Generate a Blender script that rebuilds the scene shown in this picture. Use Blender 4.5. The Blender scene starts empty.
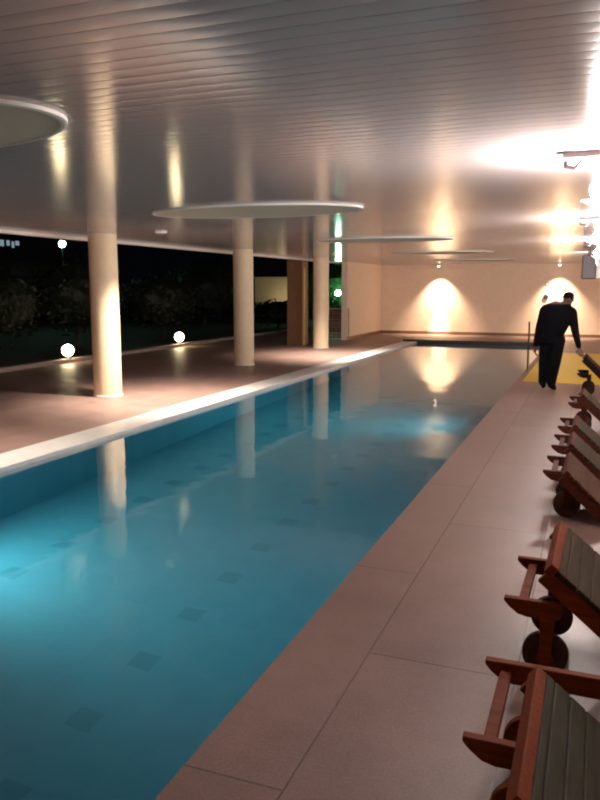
import bpy, bmesh, math, random
from mathutils import Vector, Matrix, noise
random.seed(7)
PI = math.pi
S = bpy.context.scene
COL = S.collection

# ------------------------------------------------------------------ materials
def _set(b, key, val):
    for k in ([key] if isinstance(key, str) else key):
        if k in b.inputs:
            b.inputs[k].default_value = val
            return

def mat(name, col, rough=.5, metal=0, spec=.5, emit=None, estr=0, noise_amt=0, noise_scale=8, bump=0, bump_scale=40, stretch=None):
    m = bpy.data.materials.new(name); m.use_nodes = True
    nt = m.node_tree; b = nt.nodes['Principled BSDF']
    c = (*col, 1)
    _set(b, 'Base Color', c); _set(b, 'Roughness', rough); _set(b, 'Metallic', metal)
    _set(b, ['Specular IOR Level', 'Specular'], spec)
    if emit:
        _set(b, ['Emission Color', 'Emission'], (*emit, 1)); _set(b, 'Emission Strength', estr)
    if noise_amt or bump:
        tc = nt.nodes.new('ShaderNodeTexCoord'); mp = nt.nodes.new('ShaderNodeMapping')
        nt.links.new(tc.outputs['Object'], mp.inputs[0])
        if stretch: mp.inputs['Scale'].default_value = stretch
    if noise_amt:
        n = nt.nodes.new('ShaderNodeTexNoise'); n.inputs['Scale'].default_value = noise_scale; n.inputs['Detail'].default_value = 5
        nt.links.new(mp.outputs[0], n.inputs['Vector'])
        r = nt.nodes.new('ShaderNodeMapRange'); r.inputs['From Min'].default_value = .25; r.inputs['From Max'].default_value = .75
        r.inputs['To Min'].default_value = 1 - noise_amt; r.inputs['To Max'].default_value = 1 + noise_amt
        nt.links.new(n.outputs[0], r.inputs['Value'])
        mx = nt.nodes.new('ShaderNodeVectorMath'); mx.operation = 'SCALE'; mx.inputs[0].default_value = col
        nt.links.new(r.outputs[0], mx.inputs['Scale']); nt.links.new(mx.outputs[0], b.inputs['Base Color'])
    if bump:
        n2 = nt.nodes.new('ShaderNodeTexNoise'); n2.inputs['Scale'].default_value = bump_scale
        nt.links.new(mp.outputs[0], n2.inputs['Vector'])
        bp = nt.nodes.new('ShaderNodeBump'); bp.inputs['Strength'].default_value = bump; bp.inputs['Distance'].default_value = .01
        nt.links.new(n2.outputs[0], bp.inputs['Height']); nt.links.new(bp.outputs[0], b.inputs['Normal'])
    return m

def stone(name, c1, c2, joint, rough):
    """granite slabs 2.1 m x 0.665 m with thin joints, in world metres"""
    m = mat(name, c1, rough); nt = m.node_tree; b = nt.nodes['Principled BSDF']; L = nt.links.new; N = nt.nodes.new
    tc = N('ShaderNodeTexCoord'); sp = N('ShaderNodeSeparateXYZ'); L(tc.outputs['Object'], sp.inputs[0])
    ax = N('ShaderNodeMath'); ax.inputs[1].default_value = 2.235 + .665*40; L(sp.outputs['X'], ax.inputs[0])
    ay = N('ShaderNodeMath'); ay.inputs[1].default_value = -2.15 + 2.1*10; L(sp.outputs['Y'], ay.inputs[0])
    cb = N('ShaderNodeCombineXYZ'); L(ay.outputs[0], cb.inputs['X']); L(ax.outputs[0], cb.inputs['Y'])
    br = N('ShaderNodeTexBrick'); L(cb.outputs[0], br.inputs['Vector'])
    br.inputs['Scale'].default_value = 1; br.inputs['Brick Width'].default_value = 2.1; br.inputs['Row Height'].default_value = .665
    br.inputs['Mortar Size'].default_value = .005; br.inputs['Mortar Smooth'].default_value = .3; br.offset = .5
    br.inputs['Color1'].default_value = (*c1, 1); br.inputs['Color2'].default_value = (*c2, 1); br.inputs['Mortar'].default_value = (*joint, 1)
    n = N('ShaderNodeTexNoise'); n.inputs['Scale'].default_value = 2.2; n.inputs['Detail'].default_value = 8; n.inputs['Roughness'].default_value = .7
    L(tc.outputs['Object'], n.inputs['Vector'])
    r = N('ShaderNodeMapRange'); r.inputs['From Min'].default_value = .3; r.inputs['From Max'].default_value = .7
    r.inputs['To Min'].default_value = .8; r.inputs['To Max'].default_value = 1.18; L(n.outputs[0], r.inputs['Value'])
    n2 = N('ShaderNodeTexNoise'); n2.inputs['Scale'].default_value = 90; L(tc.outputs['Object'], n2.inputs['Vector'])
    r2 = N('ShaderNodeMapRange'); r2.inputs['From Min'].default_value = .3; r2.inputs['From Max'].default_value = .7
    r2.inputs['To Min'].default_value = .88; r2.inputs['To Max'].default_value = 1.12; L(n2.outputs[0], r2.inputs['Value'])
    mm = N('ShaderNodeMath'); mm.operation = 'MULTIPLY'; L(r.outputs[0], mm.inputs[0]); L(r2.outputs[0], mm.inputs[1])
    v = N('ShaderNodeVectorMath'); v.operation = 'SCALE'; L(br.outputs['Color'], v.inputs[0]); L(mm.outputs[0], v.inputs['Scale'])
    L(v.outputs[0], b.inputs['Base Color'])
    rr = N('ShaderNodeMapRange'); rr.inputs['From Min'].default_value = .3; rr.inputs['From Max'].default_value = .7
    rr.inputs['To Min'].default_value = rough - .1; rr.inputs['To Max'].default_value = rough + .15; L(n.outputs[0], rr.inputs['Value']); L(rr.outputs[0], b.inputs['Roughness'])
    bp = N('ShaderNodeBump'); bp.inputs['Strength'].default_value = .25; bp.inputs['Distance'].default_value = .004
    L(br.outputs['Fac'], bp.inputs['Height']); bp.invert = True; L(bp.outputs[0], b.inputs['Normal'])
    return m

def pool_tile():
    m = mat('pool_mosaic', (.2, .55, .7), .35); nt = m.node_tree; b = nt.nodes['Principled BSDF']; L = nt.links.new; N = nt.nodes.new
    tc = N('ShaderNodeTexCoord')
    br = N('ShaderNodeTexBrick'); L(tc.outputs['Object'], br.inputs['Vector']); br.offset = 0
    br.inputs['Scale'].default_value = 1; br.inputs['Brick Width'].default_value = .15; br.inputs['Row Height'].default_value = .15
    br.inputs['Mortar Size'].default_value = .004
    br.inputs['Color1'].default_value = (.10, .41, .55, 1); br.inputs['Color2'].default_value = (.115, .44, .57, 1); br.inputs['Mortar'].default_value = (.125, .44, .55, 1)
    sp = N('ShaderNodeSeparateXYZ'); L(tc.outputs['Object'], sp.inputs[0])
    def band(src, period, off, half):          # 1 inside |fract(...)-.5|*period < half
        a = N('ShaderNodeMath'); a.operation = 'ADD'; a.inputs[1].default_value = 100*period - off + period/2; L(src, a.inputs[0])
        d = N('ShaderNodeMath'); d.operation = 'DIVIDE'; d.inputs[1].default_value = period; L(a.outputs[0], d.inputs[0])
        f = N('ShaderNodeMath'); f.operation = 'FRACT'; L(d.outputs[0], f.inputs[0])
        s = N('ShaderNodeMath'); s.operation = 'SUBTRACT'; s.inputs[1].default_value = .5; L(f.outputs[0], s.inputs[0])
        q = N('ShaderNodeMath'); q.operation = 'ABSOLUTE'; L(s.outputs[0], q.inputs[0])
        g = N('ShaderNodeMath'); g.operation = 'LESS_THAN'; g.inputs[1].default_value = half/period; L(q.outputs[0], g.inputs[0])
        return g
    gx = band(sp.outputs['X'], 1.62, -2.62, .085); gy = band(sp.outputs['Y'], .62, 3.9, .085)
    mu = N('ShaderNodeMath'); mu.operation = 'MULTIPLY'; L(gx.outputs[0], mu.inputs[0]); L(gy.outputs[0], mu.inputs[1])
    mx = N('ShaderNodeMix'); mx.data_type = 'RGBA'; L(mu.outputs[0], mx.inputs['Factor']); L(br.outputs['Color'], mx.inputs['A']); mx.inputs['B'].default_value = (.075, .345, .46, 1)
    L(mx.outputs['Result'], b.inputs['Base Color'])
    return m

def water_mat():
    m = bpy.data.materials.new('pool_water'); m.use_nodes = True; nt = m.node_tree; L = nt.links.new; N = nt.nodes.new
    b = nt.nodes['Principled BSDF']; _set(b, 'Base Color', (1, 1, 1, 1)); _set(b, 'Roughness', 0.05); _set(b, 'IOR', 1.33)
    _set(b, ['Transmission Weight', 'Transmission'], 1.0)
    tc = N('ShaderNodeTexCoord'); mp = N('ShaderNodeMapping'); mp.inputs['Scale'].default_value = (1, .8, 1); L(tc.outputs['Object'], mp.inputs[0])
    n = N('ShaderNodeTexNoise'); n.inputs['Scale'].default_value = 1.6; n.inputs['Detail'].default_value = 3; L(mp.outputs[0], n.inputs['Vector'])
    bp = N('ShaderNodeBump'); bp.inputs['Strength'].default_value = .35; bp.inputs['Distance'].default_value = .012
    L(n.outputs[0], bp.inputs['Height']); L(bp.outputs[0], b.inputs['Normal'])
    va = N('ShaderNodeVolumeAbsorption'); va.inputs['Color'].default_value = (.24, .80, .88, 1); va.inputs['Density'].default_value = .22
    L(va.outputs[0], nt.nodes['Material Output'].inputs['Volume'])
    return m

def opal():
    m = bpy.data.materials.new('opal_glass'); m.use_nodes = True; nt = m.node_tree
    t = nt.nodes.new('ShaderNodeBsdfTranslucent'); t.inputs[0].default_value = (.03, .027, .026, 1)
    d = nt.nodes.new('ShaderNodeBsdfDiffuse'); d.inputs[0].default_value = (.4, .38, .36, 1)
    a = nt.nodes.new('ShaderNodeAddShader'); nt.links.new(t.outputs[0], a.inputs[0]); nt.links.new(d.outputs[0], a.inputs[1])
    nt.links.new(a.outputs[0], nt.nodes['Material Output'].inputs['Surface'])
    return m

M = dict(
    stone=stone('granite_slabs', (.275, .178, .155), (.315, .208, .183), (.15, .09, .08), .46),
    coping=mat('pale_coping', (.72, .70, .70), .35, noise_amt=.08),
    darkcop=mat('dark_coping', (.05, .035, .03), .4, noise_amt=.2),
    ceil=mat('lacquered_slats', (.46, .405, .405), .13, spec=.28),
    disc=mat('ceiling_disc_paint', (.46, .39, .29), .6, noise_amt=.04),
    discrim=mat('ceiling_disc_rim', (.75, .72, .68), .5),
    plaster=mat('warm_plaster', (.90, .745, .60), .8, noise_amt=.04, bump=.1),
    column=mat('column_plaster', (.80, .66, .47), .6, noise_amt=.05, bump=.08),
    brown=mat('brown_pillar_boards', (.22, .11, .06), .55, noise_amt=.2, stretch=(6, 6, .6)),
    gold=mat('ochre_trim', (.55, .38, .13), .5),
    skirting=mat('dark_skirting', (.24, .13, .08), .5),
    tile=pool_tile(), water=water_mat(),
    soil=mat('night_soil', (.03, .028, .02), .9, noise_amt=.4, noise_scale=3),
    kerb=mat('kerb_concrete', (.42, .36, .32), .7, noise_amt=.12),
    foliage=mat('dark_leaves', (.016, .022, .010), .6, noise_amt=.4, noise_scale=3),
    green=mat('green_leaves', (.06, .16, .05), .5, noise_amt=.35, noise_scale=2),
    bark=mat('bark', (.06, .04, .025), .8, noise_amt=.3),
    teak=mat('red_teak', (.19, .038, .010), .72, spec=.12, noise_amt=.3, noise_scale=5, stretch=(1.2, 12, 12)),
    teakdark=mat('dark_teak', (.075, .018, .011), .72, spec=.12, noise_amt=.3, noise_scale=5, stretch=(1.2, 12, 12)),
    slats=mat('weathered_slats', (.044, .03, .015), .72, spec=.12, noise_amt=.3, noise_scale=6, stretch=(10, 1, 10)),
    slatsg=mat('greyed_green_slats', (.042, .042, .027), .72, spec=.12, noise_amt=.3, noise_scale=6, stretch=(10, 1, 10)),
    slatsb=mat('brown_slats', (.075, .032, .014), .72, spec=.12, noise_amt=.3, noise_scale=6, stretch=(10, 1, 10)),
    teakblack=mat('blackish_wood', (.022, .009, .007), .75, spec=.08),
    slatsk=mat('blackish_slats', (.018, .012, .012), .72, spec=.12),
    rubber=mat('black_rubber', (.02, .016, .015), .6, noise_amt=.1),
    woodwheel=mat('brown_wheel', (.085, .04, .028), .72, spec=.12, noise_amt=.25, noise_scale=14),
    metal=mat('brushed_steel', (.55, .55, .56), .3, metal=1),
    darkmetal=mat('dark_metal', (.06, .05, .055), .45, metal=.6),
    grey=mat('grey_metal', (.52, .42, .44), .45, metal=.2),
    white=mat('white_plastic', (.82, .82, .82), .4),
    black=mat('black_cloth', (.005, .005, .007), .95, spec=.08, noise_amt=.2, noise_scale=30),
    skin=mat('skin', (.13, .07, .048), .6),
    hair=mat('black_hair', (.004, .004, .004), .9, spec=.08),
    mat=mat('yellow_deck', (.97, .67, .03), .4, noise_amt=.08),  # even yellow for the area of deck behind the person
    bulb=mat('lit_bulb', (1, 1, 1), .4, emit=(1, .88, .82), estr=1850),
    spot=mat('lit_spot', (1, 1, 1), .4, emit=(1, .8, .52), estr=9),
    opal=opal(),
    warmlamp=mat('lit_warm_lamp', (1, 1, 1), .4, emit=(1, .8, .5), estr=8),
    softlens=mat('lit_frosted_lens', (1, 1, 1), .4, emit=(1, .85, .65), estr=1.6),
    globe=mat('lit_globe', (1, 1, 1), .4, emit=(1, .80, .46), estr=24),
    greenlamp=mat('lit_green_lamp', (1, 1, 1), .4, emit=(.45, 1, .68), estr=110),
    poollamp=mat('lit_pool_lamp', (1, 1, 1), .4, emit=(.80, .97, 1), estr=5),
    window=mat('lit_blue_window', (.1, .1, .1), .3, emit=(.55, .75, .85), estr=.35),
    housewall=mat('night_house_wall', (.09, .085, .075), .8, noise_amt=.1),
    palewall=mat('pale_garden_wall', (.55, .45, .30), .8, noise_amt=.1),
)

# ------------------------------------------------------------------ mesh helpers
def box(bm, lo, hi, mt=None, bev=0):
    c = [(lo[i]+hi[i])/2 for i in range(3)]; s = [abs(hi[i]-lo[i]) for i in range(3)]
    g = bmesh.ops.create_cube(bm, size=1, matrix=(mt or Matrix()) @ Matrix.Translation(c) @ Matrix.Diagonal((*s, 1)))
    if bev:
        vs = set(g['verts']); es = [e for e in bm.edges if e.verts[0] in vs and e.verts[1] in vs]
        bmesh.ops.bevel(bm, geom=es, offset=bev, segments=2, affect='EDGES', profile=.5)
    return bm

def cyl(bm, p0, p1, r0, r1=None, seg=20, mt=None):
    p0, p1 = Vector(p0), Vector(p1); d = p1-p0
    q = d.to_track_quat('Z', 'Y').to_matrix().to_4x4()
    mm = (mt or Matrix()) @ Matrix.Translation((p0+p1)/2) @ q
    bmesh.ops.create_cone(bm, cap_ends=True, cap_tris=False, segments=seg, radius1=r0, radius2=r0 if r1 is None else r1, depth=d.length, matrix=mm)
    return bm

def ball(bm, c, r, sc=(1, 1, 1), u=20, v=14):
    return usphere(bm, Matrix.Translation(c) @ Matrix.Diagonal((r*sc[0], r*sc[1], r*sc[2], 1)), u, v)

def usphere(bm, mt, u=20, v=14):
    rings = []
    for j in range(1, v):
        t = PI*j/v
        rings.append([bm.verts.new(mt @ Vector((math.sin(t)*math.cos(2*PI*k/u), math.sin(t)*math.sin(2*PI*k/u), math.cos(t)))) for k in range(u)])
    a, b = bm.verts.new(mt @ Vector((0, 0, 1))), bm.verts.new(mt @ Vector((0, 0, -1)))
    for k in range(u):
        bm.faces.new((a, rings[0][k], rings[0][(k+1) % u])); bm.faces.new((b, rings[-1][(k+1) % u], rings[-1][k]))
        for p, q in zip(rings, rings[1:]): bm.faces.new((p[k], q[k], q[(k+1) % u], p[(k+1) % u]))
    return bm

def lathe(bm, prof, seg=48, c=(0, 0, 0), close_bottom=True, close_top=True, sy=1):
    rings = []
    for r, z in prof:
        rings.append([bm.verts.new((c[0]+r*math.cos(2*PI*k/seg), c[1]+sy*r*math.sin(2*PI*k/seg), c[2]+z)) for k in range(seg)])
    for a, b in zip(rings, rings[1:]):
        for k in range(seg):
            bm.faces.new((a[k], a[(k+1) % seg], b[(k+1) % seg], b[k]))
    if close_bottom: bm.faces.new(list(reversed(rings[0])))
    if close_top: bm.faces.new(rings[-1])
    return bm

def prism(bm, pts, y0, y1, mt=None):
    """polygon in XZ extruded along Y"""
    mt = mt or Matrix()
    a = [bm.verts.new(mt @ Vector((x, y0, z))) for x, z in pts]; b = [bm.verts.new(mt @ Vector((x, y1, z))) for x, z in pts]
    bm.faces.new(a); bm.faces.new(list(reversed(b)))
    n = len(pts)
    for k in range(n):
        bm.faces.new((a[k], b[k], b[(k+1) % n], a[(k+1) % n]))
    return bm

def tube(bm, pts, r, seg=12):
    for a, b in zip(pts, pts[1:]): cyl(bm, a, b, r, seg=seg)
    for p in pts[1:-1]: ball(bm, p, r, u=seg, v=8)
    return bm

def link(name, bm, m, parent=None, smooth=False, angle=35):
    bmesh.ops.recalc_face_normals(bm, faces=bm.faces)
    me = bpy.data.meshes.new(name); bm.to_mesh(me); bm.free()
    o = bpy.data.objects.new(name, me); COL.objects.link(o)
    for x in (m if isinstance(m, (list, tuple)) else [m]): me.materials.append(x)
    if smooth:
        for p in me.polygons: p.use_smooth = True
        try: me.set_sharp_from_angle(angle=math.radians(angle))
        except Exception: pass
    if parent: o.parent = parent
    return o

def tag(o, label, cat, group=None, kind=None):
    o['label'] = label; o['category'] = cat
    if group: o['group'] = group
    if kind: o['kind'] = kind
    return o

def empty(name, loc, rz=0):
    o = bpy.data.objects.new(name, None); COL.objects.link(o); o.location = loc; o.rotation_euler = (0, 0, rz); o.empty_display_size = .1
    return o

def struct(name, bm, m, smooth=False, parent=None):
    o = link(name, bm, m, parent, smooth)
    if not parent: o['kind'] = 'structure'
    return o

def copy_tree(o, parent=None):
    c = o.copy(); COL.objects.link(c)
    if parent: c.parent = parent
    for ch in o.children: copy_tree(ch, c)
    return c
B = bmesh.new

# ------------------------------------------------------------------ setting
PL, PR, PN, PF = -5.15, -1.29, -2.0, 23.2        # pool edges
CZ = 2.5                                          # ceiling height
XR, YN, YF = 2.7, -3.2, 27.3                      # right wall, wall behind the camera, far wall
WZ = -.035                                        # water level

bm = B()
box(bm, (PR, YN, -.2), (XR, PF, 0)); box(bm, (-11.05, YN, -.2), (PL-.45, PF, 0)); box(bm, (-11.05, PF, -.2), (XR, YF, 0)); box(bm, (PL-.45, YN, -.2), (PR, PN, 0))
struct('floor', bm, M['stone'])
bm = B(); box(bm, (PL-.45, PN, -.2), (PL, PF, .012), bev=.006); struct('trim_1', bm, M['coping'])
bm = B(); box(bm, (PL-.45, PF-.02, -.15), (-.95, PF+.28, .075), bev=.012); struct('trim_2', bm, M['darkcop'])
# pool shell
bm = B(); D = -1.5
box(bm, (PL-.2, PN-.2, D-.2), (PR+.2, PF+.2, D)); box(bm, (PL-.2, PN-.2, D), (PL, PF+.2, -.2)); box(bm, (PR, PN-.2, D), (PR+.2, PF+.2, -.2))
box(bm, (PL, PN-.2, D), (PR, PN, -.2)); box(bm, (PL, PF, D), (PR, PF+.2, -.2))
struct('floor_pool', bm, M['tile'])
bm = B(); box(bm, (PL-.004, PN-.004, D-.004), (PR+.004, PF+.004, WZ))
w = link('pool_water', bm, M['water']); tag(w, 'still blue water filling the long lit swimming pool', 'water', kind='stuff')

# walls
def wall(name, lo, hi, m=None):
    bm = B(); box(bm, lo, hi); return struct(name, bm, m or M['plaster'])
wall('wall_far', (-7.65, YF, -.2), (XR+.2, YF+.2, CZ+.2))
wall('wall_left', (-7.65, 23.2, -.2), (-7.45, YF, CZ+.2))
wall('wall_right', (XR, YN, -.2), (XR+.2, YF, CZ+.2))
wall('wall_near', (-8, YN-.2, -.2), (XR+.2, YN, CZ+.2))
bm = B(); box(bm, (-7.45, YF-.025, 0), (XR, YF, .10)); struct('baseboard_far', bm, M['skirting'])
bm = B(); box(bm, (-7.45, 23.2, 0), (-7.43, YF-.025, .10)); struct('baseboard_left', bm, M['skirting'])

# ceiling of narrow lacquered slats running across the pool
XL = -7.85
bm = B(); P = .10; y = YN; SEG = 5; prev = None
while y < YF-1e-4:
    prof = [(y+.001, CZ+.0025)]
    for k in range(SEG+1):
        t = k/SEG*2-1
        prof.append((y+.002 + (P-.004)*k/SEG, CZ + .00045*t*t))
    prof.append((y+P-.001, CZ+.0025))
    for yy, zz in prof:
        a = bm.verts.new((XL, yy, zz)); b = bm.verts.new((XR, yy, zz))
        if prev: bm.faces.new((prev[0], prev[1], b, a))
        prev = (a, b)
    y += P
for f in bm.faces:
    f.normal_update()
box(bm, (XL, YN, CZ+.012), (XR, YF, CZ+.25))
struct('ceiling', bm, M['ceil'], smooth=True)
bm = B(); box(bm, (XL-.12, YN, CZ-.045), (XL, YF, CZ+.25), bev=.008); struct('trim_3', bm, M['discrim'])

# outside: kerb, soil
bm = B(); box(bm, (-60, YN-2, -.35), (-11.22, 70, -.06)); box(bm, (-11.22, YF+.2, -.35), (-2, 70, -.06)); struct('ground', bm, M['soil'])
bm = B(); box(bm, (-11.22, YN, -.2), (-11.05, YF, .085), bev=.015); struct('trim_4', bm, M['kerb'])

# ------------------------------------------------------------------ columns, pillar, discs
col_labels = ['round cream column nearest the camera, its foot brightly lit', 'round cream column in the middle of the row of three', 'round cream column farthest along, beside the brown square pillar']
col0 = None
for i, (x, y) in enumerate([(-7.12, 9.85), (-7.18, 14.95), (-7.18, 19.95)]):
    if i == 0:
        col0 = root = empty('column', (x, y, 0))
        bm = B(); lathe(bm, [(.218, 0), (.218, .3), (.22, 1.2), (.216, CZ-.0)], 56); link('shaft', bm, M['column'], root, True)
        bm = B(); lathe(bm, [(.219, 0), (.236, 0), (.236, .018), (.219, .024)], 56, close_bottom=False, close_top=False); link('base_ring', bm, M['coping'], root, True)
    else:
        root = copy_tree(col0); root.location = (x, y, 0)
    tag(root, col_labels[i], 'column', 'round columns along the pool')
r = empty('square_pillar', (-8.2, 20.75, 0)); tag(r, 'brown square pillar standing just behind the farthest round column', 'pillar')
bm = B(); box(bm, (-.24, -.24, 0), (.24, .24, CZ), bev=.01); link('shaft', bm, M['brown'], r)
bm = B(); box(bm, (.24, -.25, 0), (.29, -.12, CZ-.25), bev=.006); link('edge_strip', bm, M['gold'], r)

disc_labels = ['round ceiling panel nearest, only its right tip in view at left', 'round ceiling panel over the water, second from the camera and widest seen whole',
               'round ceiling panel third along, between the wide one and the far wall', 'round ceiling panel fourth along, seen very flat', 'small looking round ceiling panel farthest off, next to the wall spotlight']
d0 = None
for i, y in enumerate((2.9, 7.4, 12.6, 17.8, 22.9)):
    if i == 0:
        d0 = root = empty('ceiling_disc', (-3.54, y, CZ))
        bm = B(); lathe(bm, [(1.15, -.018), (1.17, -.022), (1.19, -.018), (1.19, 0)], 72, close_bottom=False, close_top=False, sy=.52); link('rim', bm, M['discrim'], root, True)
        bm = B(); lathe(bm, [(1.15, -.018), (1.15, -.006)], 72, close_top=False, sy=.52); link('panel', bm, M['disc'], root, True)
    else:
        root = copy_tree(d0); root.location = (-3.42, y, CZ)
    tag(root, disc_labels[i], 'ceiling panel', 'round ceiling panels above the pool')

# ------------------------------------------------------------------ lamps on the right of the ceiling
lab = ['glaring ceiling lamp on a dark bar, nearest at the right edge', 'glaring ceiling lamp second along the right edge', 'glaring ceiling lamp third along the right edge', 'glaring ceiling lamp farthest along the right edge']
l0 = None
for i, y in enumerate((4.95, 9.45, 13.8, 18.6)):
    if i == 0:
        l0 = root = empty('ceiling_lamp', (.0, y, CZ))
        bm = B(); box(bm, (-.235, -.06, -.05), (.28, .06, 0), bev=.012); link('mounting_bar', bm, M['grey'], root)
        bm = B(); cyl(bm, (0, 0, -.13), (0, 0, -.05), .022); cyl(bm, (0, 0, -.16), (0, 0, -.12), .04); link('socket', bm, M['grey'], root, True)
        bm = B(); ball(bm, (0, 0, -.225), .07); link('bulb', bm, M['bulb'], root, True)
        bm = B(); lathe(bm, [(.02, -.315), (.07, -.308), (.118, -.288)], 40, close_top=False); link('shade_dish', bm, M['opal'], root, True)  # dish added to keep direct bulb light off the deck below
        bm = B(); cyl(bm, (.10, 0, -.30), (.12, 0, -.05), .006, seg=10); link('rod', bm, M['grey'], root, True)
        bm = B(); tube(bm, [(-.215, -.02, -.05), (-.215, -.02, -.085), (-.16, -.02, -.10), (-.12, -.02, -.05)], .012); link('hook', bm, M['darkmetal'], root, True)
    else:
        root = copy_tree(l0); root.location = (.0, y, CZ)
    tag(root, lab[i], 'ceiling lamp', 'ceiling lamps along the right side')

# wall washing spots in front of the far wall
s0 = None
for i, (x, t) in enumerate([(-5.25, 'small ceiling spotlight shining down the far wall over the pool end'), (-1.2, 'small ceiling spotlight shining down the far wall above the person'), (2.0, None)]):
    if t is None: continue
    if s0 is None:
        s0 = root = empty('wall_spotlight', (x, 26.85, CZ))
        bm = B(); lathe(bm, [(.05, -.07), (.062, -.07), (.062, 0), (.05, 0)], 28, close_bottom=False, close_top=False); link('housing', bm, M['white'], root, True)
        bm = B(); ball(bm, (0, 0, -.07), .05, (1, 1, .6)); link('lens', bm, M['spot'], root, True)
    else:
        root = copy_tree(s0); root.location = (x, 26.85, CZ)
    tag(root, t, 'spotlight', 'spotlights along the far wall')

def spot_light(name, loc, target, power, ang, blend, col, rad=.03):
    d = bpy.data.lights.new(name, 'SPOT'); d.energy = power; d.spot_size = math.radians(ang); d.spot_blend = blend; d.color = col; d.shadow_soft_size = rad
    o = bpy.data.objects.new(name, d); COL.objects.link(o); o.location = loc
    o.rotation_euler = (Vector(target)-Vector(loc)).to_track_quat('-Z', 'Y').to_euler()
    return o
for x in (-5.25, -1.2, 2.0):
    spot_light('wall_spot_beam', (x, 26.85, CZ-.13), (x, 27.16, 0), 760, 90, 1, (1, .77, .52))
    spot_light('wall_spot_core', (x, 26.85, CZ-.13), (x, 27.22, 0), 1500, 25, 1, (1, .84, .62))

# underwater lamps
for x, y, sg, tx, ty, pw, t in ((PL, 4.0, 1, -2.9, 5.6, 240, 'underwater lamp in the left pool wall'), (PR, 10.6, -1, -5.1, 11.6, 140, 'underwater lamp in the right pool wall, the nearer of two'), (PR, 17.8, -1, -5.1, 18.8, 14, 'underwater lamp in the right pool wall, the far one')):
    root = empty('pool_lamp', (x, y, -.62))
    bm = B(); cyl(bm, (sg*.022, 0, 0), (0, 0, 0), .145, seg=32); link('ring', bm, M['metal'], root, True)
    bm = B(); cyl(bm, (sg*.03, 0, 0), (sg*.0225, 0, 0), .12, seg=32); link('lens', bm, M['poollamp'], root, True)
    tag(root, t, 'pool lamp', 'underwater lamps')
    spot_light('pool_lamp_beam', (x+sg*.06, y, -.62), (tx, ty, -1.2), pw, 130, 1, (.86, 1, .92), .1)
# recessed downlights over the left deck
r0 = None
for i, y in enumerate((9.65, 17.6, 5.3)):
    if r0 is None:
        r0 = root = empty('downlight', (-5.95, y, CZ))
        bm = B(); lathe(bm, [(.062, -.022), (.085, -.022), (.085, 0), (.062, 0)], 32, close_bottom=False, close_top=False); link('ring', bm, M['white'], root, True)
        bm = B(); cyl(bm, (0, 0, -.006), (0, 0, 0), .06, seg=32); link('lens', bm, M['softlens'], root, True)
    else:
        root = copy_tree(r0); root.location = (-5.95, y, CZ)
    tag(root, ['small ceiling downlight over the left deck beside the nearest column', 'small ceiling downlight over the left deck between middle and farthest columns', 'small ceiling downlight over the left deck, nearest to the camera'][i], 'downlight', 'downlights over the left deck')
    spot_light('downlight_beam', (-5.95, y, CZ-.025), (-5.95, y+.25, 0), (1200, 1200, 480)[i], 112, 1, (1, .84, .68), .04)
# ------------------------------------------------------------------ garden lamps
g0 = None
for i, (x, y, t) in enumerate([(-11.14, 13.95, 'glowing garden lamp on the kerb, left of the nearest column'), (-11.14, 18.9, 'glowing garden lamp on the kerb, between nearest and middle columns')]):
    if i == 0:
        g0 = root = empty('garden_lamp', (x, y, .085))
        bm = B(); lathe(bm, [(.07, 0), (.075, .02), (.05, .045), (.05, .06)], 28); link('base', bm, M['darkmetal'], root, True)
        bm = B(); ball(bm, (0, 0, .19), .135); link('globe', bm, M['globe'], root, True)
    else:
        root = copy_tree(g0); root.location = (x, y, .085)
    tag(root, t, 'garden lamp', 'globe lamps on the kerb')

# ------------------------------------------------------------------ planting
def leaf_blob(bm, c, rad, n, leaf, seed):
    rnd = random.Random(seed)
    for _ in range(n):
        d = Vector((rnd.gauss(0, 1), rnd.gauss(0, 1), rnd.gauss(0, 1))).normalized()
        k = .65 + .35*rnd.random() + .18*noise.noise(d*2.3 + Vector((seed, 0, 0)))
        p = Vector(c) + Vector((d.x*rad[0], d.y*rad[1], d.z*rad[2]))*k
        nrm = (d + Vector((rnd.uniform(-.7, .7), rnd.uniform(-.7, .7), rnd.uniform(-.5, .9)))).normalized()
        t = nrm.orthogonal().normalized(); t.rotate(Matrix.Rotation(rnd.uniform(0, 6.3), 3, nrm)); s = nrm.cross(t)
        L = leaf*rnd.uniform(.7, 1.3)
        q = [p - t*L*.5, p + s*L*.22, p + t*L*.55, p - s*L*.22]
        bm.faces.new([bm.verts.new(v) for v in q])
def shrub(name, x, y, rad, h, n, leaf, m, seed):
    root = empty(name, (x, y, -.06))
    bm = B(); tube(bm, [(0, 0, 0), (.03, .02, h*.35), (-.02, .04, h*.6)], .05, 8)
    for k in range(4):
        a = k*1.6; cyl(bm, (0, 0, h*.25), (rad[0]*.6*math.cos(a), rad[1]*.6*math.sin(a), h*.7), .03, .012, 8)
    link('stem', bm, M['bark'], root, True)
    bm = B(); bmesh.ops.create_icosphere(bm, subdivisions=3, radius=1)
    for v in bm.verts:
        d = v.co.normalized(); k = .74 + .12*noise.noise(d*2.5+Vector((seed, 3, 1)))
        v.co = Vector((d.x*rad[0]*k, d.y*rad[1]*k, h*.56 + d.z*h*.44*k))
    leaf_blob(bm, (0, 0, h*.56), (rad[0], rad[1], h*.44), n, leaf, seed)
    link('foliage', bm, m, root)
    return root
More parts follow.
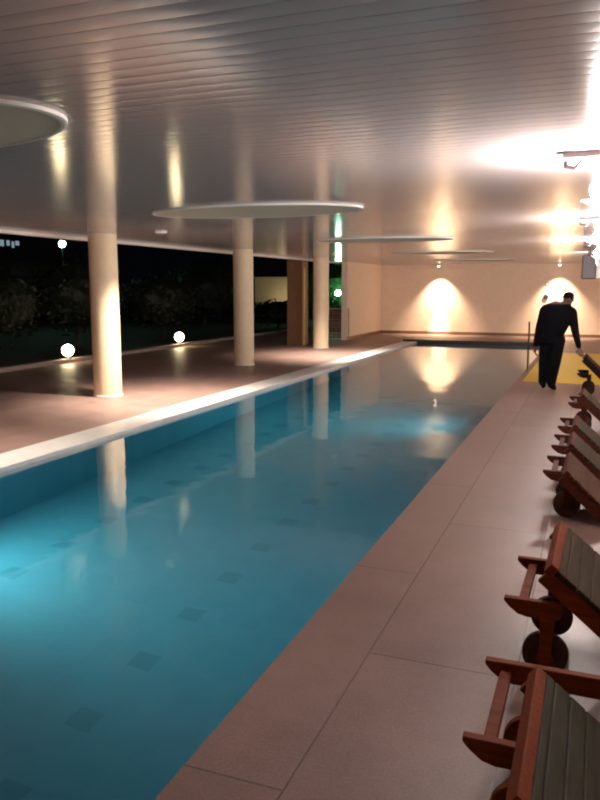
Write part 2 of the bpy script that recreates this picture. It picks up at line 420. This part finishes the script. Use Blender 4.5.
shr = [(-14.2, 10.6, (1.5, 1.5, 0), 2.6, 'dark leafy shrub beyond the kerb at the left edge'),
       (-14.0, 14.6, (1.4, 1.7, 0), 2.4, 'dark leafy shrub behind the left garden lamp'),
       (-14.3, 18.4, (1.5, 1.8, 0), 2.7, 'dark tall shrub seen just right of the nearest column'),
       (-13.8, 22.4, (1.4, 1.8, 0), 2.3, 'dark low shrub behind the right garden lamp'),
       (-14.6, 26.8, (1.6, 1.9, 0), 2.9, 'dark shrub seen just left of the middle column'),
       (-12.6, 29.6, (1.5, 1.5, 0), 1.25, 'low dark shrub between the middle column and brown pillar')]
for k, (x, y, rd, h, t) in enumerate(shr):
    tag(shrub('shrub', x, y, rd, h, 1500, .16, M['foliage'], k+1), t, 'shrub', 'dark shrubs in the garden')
tag(shrub('shrub', -12.6, 38.9, (1.5, 1.4, 0), 3.0, 1500, .2, M['green'], 11), 'green lit shrub right of the farthest column around the green lamp', 'shrub')
tag(shrub('shrub', -13.6, 36.6, (.7, .8, 0), 2.7, 1300, .2, M['green'], 12), 'greenish shrub beside the pale lit garden wall', 'shrub')

# pale wall far in the garden, lit
r = empty('garden_wall', (-15.3, 35.5, -.06)); tag(r, 'pale lit wall patch far in the garden between middle column and brown pillar', 'wall')
bm = B(); box(bm, (-1.1, 0, 0), (1.2, .25, 2.2)); link('panel', bm, M['palewall'], r)
bm = B(); box(bm, (-1.15, -.05, 2.2), (1.25, .3, 2.27), bev=.02); link('cap', bm, M['kerb'], r)

spot_light('garden_wall_light', (-14.3, 34.2, .9), (-15.2, 35.5, 1.7), 420, 120, 1, (1, .86, .55), .05)
def lamp_post(x, y, h, label, rad, m='greenlamp'):
    root = empty('lamp_post', (x, y, -.06)); tag(root, label, 'lamp post', 'green garden lights')
    bm = B(); lathe(bm, [(.09, 0), (.09, .05), (.035, .1), (.03, h)], 16); link('post', bm, M['darkmetal'], root, True)
    bm = B(); ball(bm, (0, 0, h+rad), rad); link('lamp_head', bm, M[m], root, True)
lamp_post(-20.0, 25.0, 3.33, 'garden lamp with greenish white glow high left of the nearest column', .13)
lamp_post(-12.39, 37.0, 1.31, 'garden lamp with green glow right of the farthest column', .14)
lamp_post(-14.3, 34.2, .9, 'low garden lamp in front of the pale garden wall', .05, 'warmlamp')

# far house with small lit windows
r = empty('house', (-33.5, 35.6, -.06)); tag(r, 'unlit house far left beyond the garden with small bluish lit windows', 'house')
bm = B(); box(bm, (-5, -4, 0), (2.6, 4, 5.0)); link('wall', bm, M['housewall'], r)
bm = B(); prism(bm, [(-5.3, 5.0), (2.9, 5.0), (-1.2, 6.6)], -4.3, 4.3); link('roof', bm, M['darkmetal'], r)
for k, (y0, z0, wd, ht) in enumerate([(-2.3, 4.0, .3, .35), (-1.8, 4.05, .25, .3), (-1.4, 3.95, .2, .35), (-1.1, 4.1, .3, .25)]):
    bm = B(); box(bm, (2.6, y0-.05, z0-.05), (2.66, y0+wd+.05, z0+ht+.05)); f = link('window', bm, M['darkmetal'], r)
    bm = B(); box(bm, (2.66, y0, z0), (2.67, y0+wd, z0+ht)); link('pane', bm, M['window'], f)

# louvred screen left of the far side wall
r = empty('louvre_screen', (-8.0, 23.3, 0)); tag(r, 'low louvred screen right of the farthest column beside the plaster wall', 'screen')
bm = B()
for xx in (-.62, .52): box(bm, (xx, -.03, 0), (xx+.06, .03, .98), bev=.005)
box(bm, (-.62, -.035, .98), (.58, .035, 1.02), bev=.005); link('frame', bm, M['kerb'], r)
bm = B()
for k in range(11):
    box(bm, (-.56, -.006, -.035), (.52, .006, .035), Matrix.Translation((0, 0, .08+k*.083)) @ Matrix.Rotation(math.radians(35), 4, 'X'))
link('louvres', bm, M['skirting'], r)

# ------------------------------------------------------------------ things on and near the far wall
r = empty('wall_clock', (-1.62, YF, 1.36)); tag(r, 'small dark round clock on the far wall left of the head of the person', 'clock')
bm = B(); cyl(bm, (0, -.05, 0), (0, 0, 0), .085, seg=32); link('case', bm, M['darkmetal'], r, True)
bm = B(); cyl(bm, (0, -.054, 0), (0, -.0505, 0), .068, seg=32); link('face', bm, M['rubber'], r, True)
r = empty('wall_switch', (-1.60, YF, 1.80)); tag(r, 'pale grey switch plate high on the far wall above the dark clock', 'switch')
bm = B(); box(bm, (-.07, -.02, -.07), (.07, 0, .07), bev=.006); link('plate', bm, M['kerb'], r)
bm = B(); box(bm, (-.025, -.03, -.035), (.025, -.0205, .035), bev=.004); link('rocker', bm, M['white'], r)

r = empty('air_conditioner', (.12, 18.3, CZ)); tag(r, 'ceiling hung air conditioner with dark end and white louvred front at right edge', 'air conditioner')
bm = B(); box(bm, (-.46, -.12, -.62), (-.16, .3, -.10), bev=.02); link('end_cap', bm, M['darkmetal'], r)
bm = B(); box(bm, (-.158, -.14, -.62), (.9, .32, -.06), bev=.02); link('housing', bm, M['white'], r)
bm = B()
for k in range(6): box(bm, (-.12, -.17, -.56+k*.08), (.86, -.141, -.53+k*.08))
link('louvres', bm, M['white'], r)
for xx in (-.3, .5):
    bm = B(); box(bm, (xx-.015, .06, -.10), (xx+.015, .10, 0)); link('hanger', bm, M['darkmetal'], r)

# pole at the pool edge
r = empty('pool_handrail', (-1.215, 15.6, 0)); tag(r, 'thin dark metal rail standing at the pool edge left of the person', 'handrail')
bm = B(); tube(bm, [(0, 0, 0), (0, 0, .90), (-.01, .1, 1.0), (-.02, .3, 1.0), (-.02, .38, .92), (-.02, .40, 0)], .013, 12); link('rail', bm, M['darkmetal'], r, True)
for p in ((0, 0), (-.02, .40)):
    bm = B(); lathe(bm, [(.045, 0), (.045, .012), (.02, .02)], 20, c=(p[0], p[1], 0)); link('flange', bm, M['metal'], r, True)

# flat yellow area on the deck, built as a thin sheet
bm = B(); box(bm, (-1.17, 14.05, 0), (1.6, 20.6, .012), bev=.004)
tag(link('yellow_area', bm, M['mat']), 'yellow area on the deck behind the person', 'mat')

# ------------------------------------------------------------------ loungers
def lounger(x, y, w, label, rz=0, head=.35, run=.30, low=.12, bar=.36, x0=.17, wood='teak', sl='slats', hl=(.24, .24), ph=None, py=0):
    """origin at the head end on the floor; +x runs to the foot, y across; head = top of the head edge of the backrest"""
    t = empty('sun_lounger', (x, y, 0), rz); tag(t, label, 'sun lounger', 'wooden sun loungers along the right side')
    W = M[wood]; h = w/2
    for s in (-1, 1):
        ya, yb = sorted((s*h, s*(h-.035)))
        bm = B(); prism(bm, [(0, bar), (0, bar-.016), (.022, bar-.04), (.06, bar-.068), (.10, bar-.075), (hl[s > 0]-.02, bar-.075), (hl[s > 0], bar-.06), (hl[s > 0], bar)], ya, yb)
        bmesh.ops.bevel(bm, geom=bm.edges[:], offset=.003, segments=1, affect='EDGES')
        link('handle', bm, W, t)
        yc = s*(h-.018)
        bm = B(); prism(bm, [(.15, bar-.07), (.215, bar-.07), (.205, .13), (.215, .09), (.175, .06), (.14, .09), (.155, .13)], yc-s*.02-.014, yc-s*.02+.014)
        link('leg', bm, W, t)
        wy = s*(h-.075)
        wb = B(); prof = []
        R = .098
        cyl(wb, (.177, wy-.018, .10), (.177, wy+.018, .10), R, seg=36)
        bmesh.ops.bevel(wb, geom=wb.edges[:], offset=.004, segments=1, affect='EDGES')
        wh = link('wheel', wb, M['woodwheel'] if wood == 'teakdark' or sl == 'slats' else W, t, True)
        hb = B(); cyl(hb, (.177, wy-.026, .10), (.177, wy+.026, .10), .028, seg=20); link('hub', hb, M['darkmetal'], wh, True)
    bm = B(); cyl(bm, (.177, -h+.03, .10), (.177, h-.03, .10), .011, seg=14); link('axle', bm, M['darkmetal'], t, True)
    bm = B(); box(bm, (.055, -h+.035, bar-.05), (.095, h-.035, bar-.022), bev=.004); link('crossbar', bm, W, t)
    # sloping slatted backrest
    a = math.atan2(head-low, run); Ln = math.hypot(head-low, run)
    ph = ph or h+.03; T = Matrix.Translation((x0, py, head)) @ Matrix.Rotation(a, 4, 'Y')
    bm = B()
    for s in (-1, 1):
        ya, yb = sorted((s*(ph-.035), s*(ph-.003))); box(bm, (0, ya, -.10), (Ln, yb, -.025), T, bev=.004)
    box(bm, (-.012, -ph+.002, -.05), (.03, ph-.002, .001), T, bev=.004)
    link('backrest_frame', bm, W, t)
    bm = B(); n = max(3, round(Ln/.066))
    for k in range(n):
        q = k*Ln/n
        box(bm, (q+(.032 if k == 0 else .0015), -ph-.006, -.024), (q+Ln/n-.0015, ph+.006, 0), T, bev=.006)
    link('backrest', bm, M[sl], t)
    # low slatted seat to the foot
    xs, xe = x0+run+.01, 1.75
    T2 = Matrix.Translation((xs, 0, low)) @ Matrix.Rotation(-math.atan2(.20-low, xe-xs), 4, 'Y')
    L2 = xe-xs
    for s in (-1, 1):
        bm = B(); ya, yb = sorted((s*(h+.012), s*(h+.042))); box(bm, (0, ya, -.085), (L2, yb, -.025), T2, bev=.004); link('side_rail', bm, W, t)
    bm = B(); n = round(L2/.066)
    for k in range(n):
        q = k*L2/n; box(bm, (q+.0015, -h-.05, -.024), (q+L2/n-.0015, h+.05, 0), T2, bev=.006)
    link('seat', bm, M[sl], t)
    for s in (-1, 1):
        bm = B(); yc = s*(h+.027); box(bm, (xe-.22, yc-.015, 0), (xe-.16, yc+.015, .12), bev=.004); link('foot_leg', bm, W, t)
    return t
lounger(-.305, 2.39, .54, 'nearest red wooden lounger with greyed green slats, at the bottom right corner', head=.41, run=.36, low=.12, sl='slatsg', x0=.195, ph=.36, py=-.21, hl=(.23, .42))
lounger(-.30, 3.505, .56, 'second wooden lounger from the front, turned a little, dark wheel under its handles', rz=math.radians(-1), head=.535, run=.46, low=.16, x0=.20, wood='teak', ph=.325, py=.03)
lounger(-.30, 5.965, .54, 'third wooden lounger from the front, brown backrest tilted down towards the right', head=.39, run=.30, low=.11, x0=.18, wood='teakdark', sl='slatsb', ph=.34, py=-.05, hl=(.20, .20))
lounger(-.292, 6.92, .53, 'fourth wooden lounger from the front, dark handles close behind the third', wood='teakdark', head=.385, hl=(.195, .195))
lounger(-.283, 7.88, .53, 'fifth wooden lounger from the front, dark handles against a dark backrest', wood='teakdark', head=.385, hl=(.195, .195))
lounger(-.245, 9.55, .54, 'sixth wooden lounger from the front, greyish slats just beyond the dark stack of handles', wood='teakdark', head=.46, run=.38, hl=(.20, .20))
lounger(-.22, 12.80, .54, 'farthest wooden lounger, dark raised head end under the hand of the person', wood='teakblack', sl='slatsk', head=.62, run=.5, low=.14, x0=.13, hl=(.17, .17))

# ------------------------------------------------------------------ person
def person():
    root = empty('person', (-.66, 13.35, 0)); tag(root, 'person in black clothes stooping beside the pool, hand on a lounger', 'person')
    bm = B()
    Rr = 1.0
    def limb(pts):                       # pts: (x, y, z, r) capsules with taper
        for (a, b) in zip(pts, pts[1:]):
            pa, pb = Vector(a[:3]), Vector(b[:3])
            n = max(2, int((pb-pa).length/.02))
            for k in range(n+1):
                t = k/n; ball(bm, pa.lerp(pb, t), a[3]*(1-t)+b[3]*t, u=12, v=8)
    def ell(c, r, rot=None):
        mm = Matrix.Translation(c)
        if rot: mm = mm @ rot
        usphere(bm, mm @ Matrix.Diagonal((*r, 1)), 24, 16)
    # torso leaning to the right (+x) and forward
    ell((-.02, 0, .86), (.205, .16, .15))
    for k in range(28):
        t = k/27; ell((-.02+.12*t, -.02+.02*t, .90+.43*t), (.205+.035*math.sin(PI*t*.8), .15+.015*math.sin(PI*t), .10))
    limb([(-.12, 0, 1.33, .085), (.04, 0, 1.385, .09), (.29, .02, 1.29, .08)])     # shoulder yoke
    limb([(.10, .0, 1.36, .07), (.17, .005, 1.43, .058)])                          # neck
    # legs
    limb([(-.09, .03, .82, .13), (-.10, .05, .46, .105), (-.12, .10, .10, .075)])
    limb([(.09, -.03, .82, .13), (.06, -.04, .46, .105), (.03, -.10, .10, .075)])
    limb([(-.12, .10, .06, .055), (-.10, .00, .045, .045), (-.10, -.09, .035, .034)])
    limb([(.03, -.10, .06, .055), (.07, -.20, .045, .045), (.09, -.28, .035, .034)])
    # jacket hem
    ell((-.01, 0, .80), (.225, .175, .09))
    # arms
    limb([(-.145, 0, 1.30, .082), (-.215, .01, 1.0, .066), (-.255, -.03, .74, .048)])
    limb([(.30, .02, 1.27, .082), (.36, -.03, .98, .064), (.43, -.14, .74, .044)])
    def hand(w, d, side, curl):
        w = Vector(w); d = Vector(d).normalized(); s = Vector(side).normalized(); nrm = d.cross(s)
        limb([(*(w), .030), (*(w+d*.08), .026)])
        limb([(*(w+d*.03-s*.022), .02), (*(w+d*.085-s*.03), .017)]); limb([(*(w+d*.03+s*.022), .02), (*(w+d*.085+s*.03), .017)])
        for k, ln in enumerate((.062, .074, .07, .055)):
            b0 = w+d*.088+s*(-.033+.022*k)
            b1 = b0+d*ln*.5+nrm*curl*ln*.15; b2 = b1+d*ln*.32+nrm*curl*ln*.35; b3 = b2+d*ln*.12+nrm*curl*ln*.35
            limb([(*b0, .010), (*b1, .0095), (*b2, .009), (*b3, .0085)])
        t0 = w+d*.03-s*.03; t1 = t0+d*.03-s*.03; t2 = t1+d*.035-s*.008+nrm*curl*.012
        limb([(*t0, .014), (*t1, .012), (*t2, .010)])
    hand((-.26, -.04, .70), (-.03, -.05, -1), (0, 1, 0), 1)
    hand((.445, -.16, .70), (.25, -.25, -.9), (1, .3, 0), 1)
    # head, turned and bent towards the right
    hc = Vector((.215, .0, 1.505)); HR = Matrix.Rotation(math.radians(14), 4, 'Y') @ Matrix.Rotation(math.radians(-60), 4, 'Z')
    def H(p): return hc + (HR.to_3x3() @ Vector(p))
    ell(H((0, .01, .02)), (.074, .093, .098), HR)
    ell(H((0, .03, -.055)), (.055, .066, .062), HR)           # jaw
    limb([(*H((0, .100, .012)), .010), (*H((0, .118, -.020)), .014)])   # nose
    ell(H((0, .092, -.055)), (.022, .012, .007), HR)          # mouth
    ell(H((0, .078, -.095)), (.022, .02, .016), HR)           # chin
    for s in (-1, 1):
        ell(H((s*.031, .088, .018)), (.012, .008, .007), HR); limb([(*H((s*.016, .096, .036)), .007), (*H((s*.046, .086, .036)), .007)])
        ell(H((s*.077, -.005, -.005)), (.010, .020, .032), HR)
    me = bpy.data.meshes.new('body'); bm.to_mesh(me); bm.free()
    o = bpy.data.objects.new('body', me); COL.objects.link(o)
    md = o.modifiers.new('r', 'REMESH'); md.mode = 'VOXEL'; md.voxel_size = .0075
    sm = o.modifiers.new('s', 'SMOOTH'); sm.iterations = 3; sm.factor = .5
    dg = bpy.context.evaluated_depsgraph_get(); dg.update()
    m2 = bpy.data.meshes.new_from_object(o.evaluated_get(dg)); o.modifiers.clear(); o.data = m2; m2.name = 'body'
    m2.materials.clear(); m2.materials.append(M['black']); m2.materials.append(M['skin'])
    for p in m2.polygons:
        p.use_smooth = True; c = p.center
        if c.z > 1.42 or (abs(c.x+.26) < .09 and c.z < .70 and c.z > .45 and c.x < -.19) or (c.x > .40 and c.z < .70): p.material_index = 1
    o.parent = root
    # hair
    bm = B(); bmesh.ops.create_uvsphere(bm, u_segments=32, v_segments=20, radius=1)
    for v in list(bm.verts):
        if v.co.z < -.25 or (v.co.y > .45 and v.co.z < .45) : bm.verts.remove(v)
    for v in bm.verts: v.co = H((v.co.x*.080, v.co.y*.099+.008, v.co.z*.103+.022))
    hr = link('hair', bm, M['hair'], root, True)
    so = hr.modifiers.new('s', 'SOLIDIFY'); so.thickness = .012
person()

# ------------------------------------------------------------------ world, camera, view
W = bpy.data.worlds.new('night'); S.world = W; W.use_nodes = True
W.node_tree.nodes['Background'].inputs[0].default_value = (.25, .32, .5, 1); W.node_tree.nodes['Background'].inputs[1].default_value = .003
f, vx, vy, Hc = 750., 597., 287., 1.7
p = math.atan((400-vy)/f); ya = math.atan((vx-300)/math.hypot(f, 400-vy))
cd = bpy.data.cameras.new('camera'); cam = bpy.data.objects.new('camera', cd); COL.objects.link(cam)
cam.location = (0, 0, Hc); cam.rotation_euler = (PI/2-p, 0, ya)
cd.sensor_fit = 'VERTICAL'; cd.sensor_height = 24; cd.lens = 24*f/800; cd.clip_end = 300; cd.clip_start = .05
S.camera = cam
S.view_settings.view_transform = 'Standard'; S.view_settings.look = 'None'; S.view_settings.exposure = 0; S.view_settings.gamma = 1
try: S.view_settings.use_curve_mapping = False
except Exception: pass
try:
    S.cycles.filter_width = 2.0; S.cycles.max_bounces = 12; S.cycles.diffuse_bounces = 4; S.cycles.glossy_bounces = 5; S.cycles.transmission_bounces = 6
    S.cycles.use_denoising = True; S.cycles.sample_clamp_indirect = 6
except Exception: pass
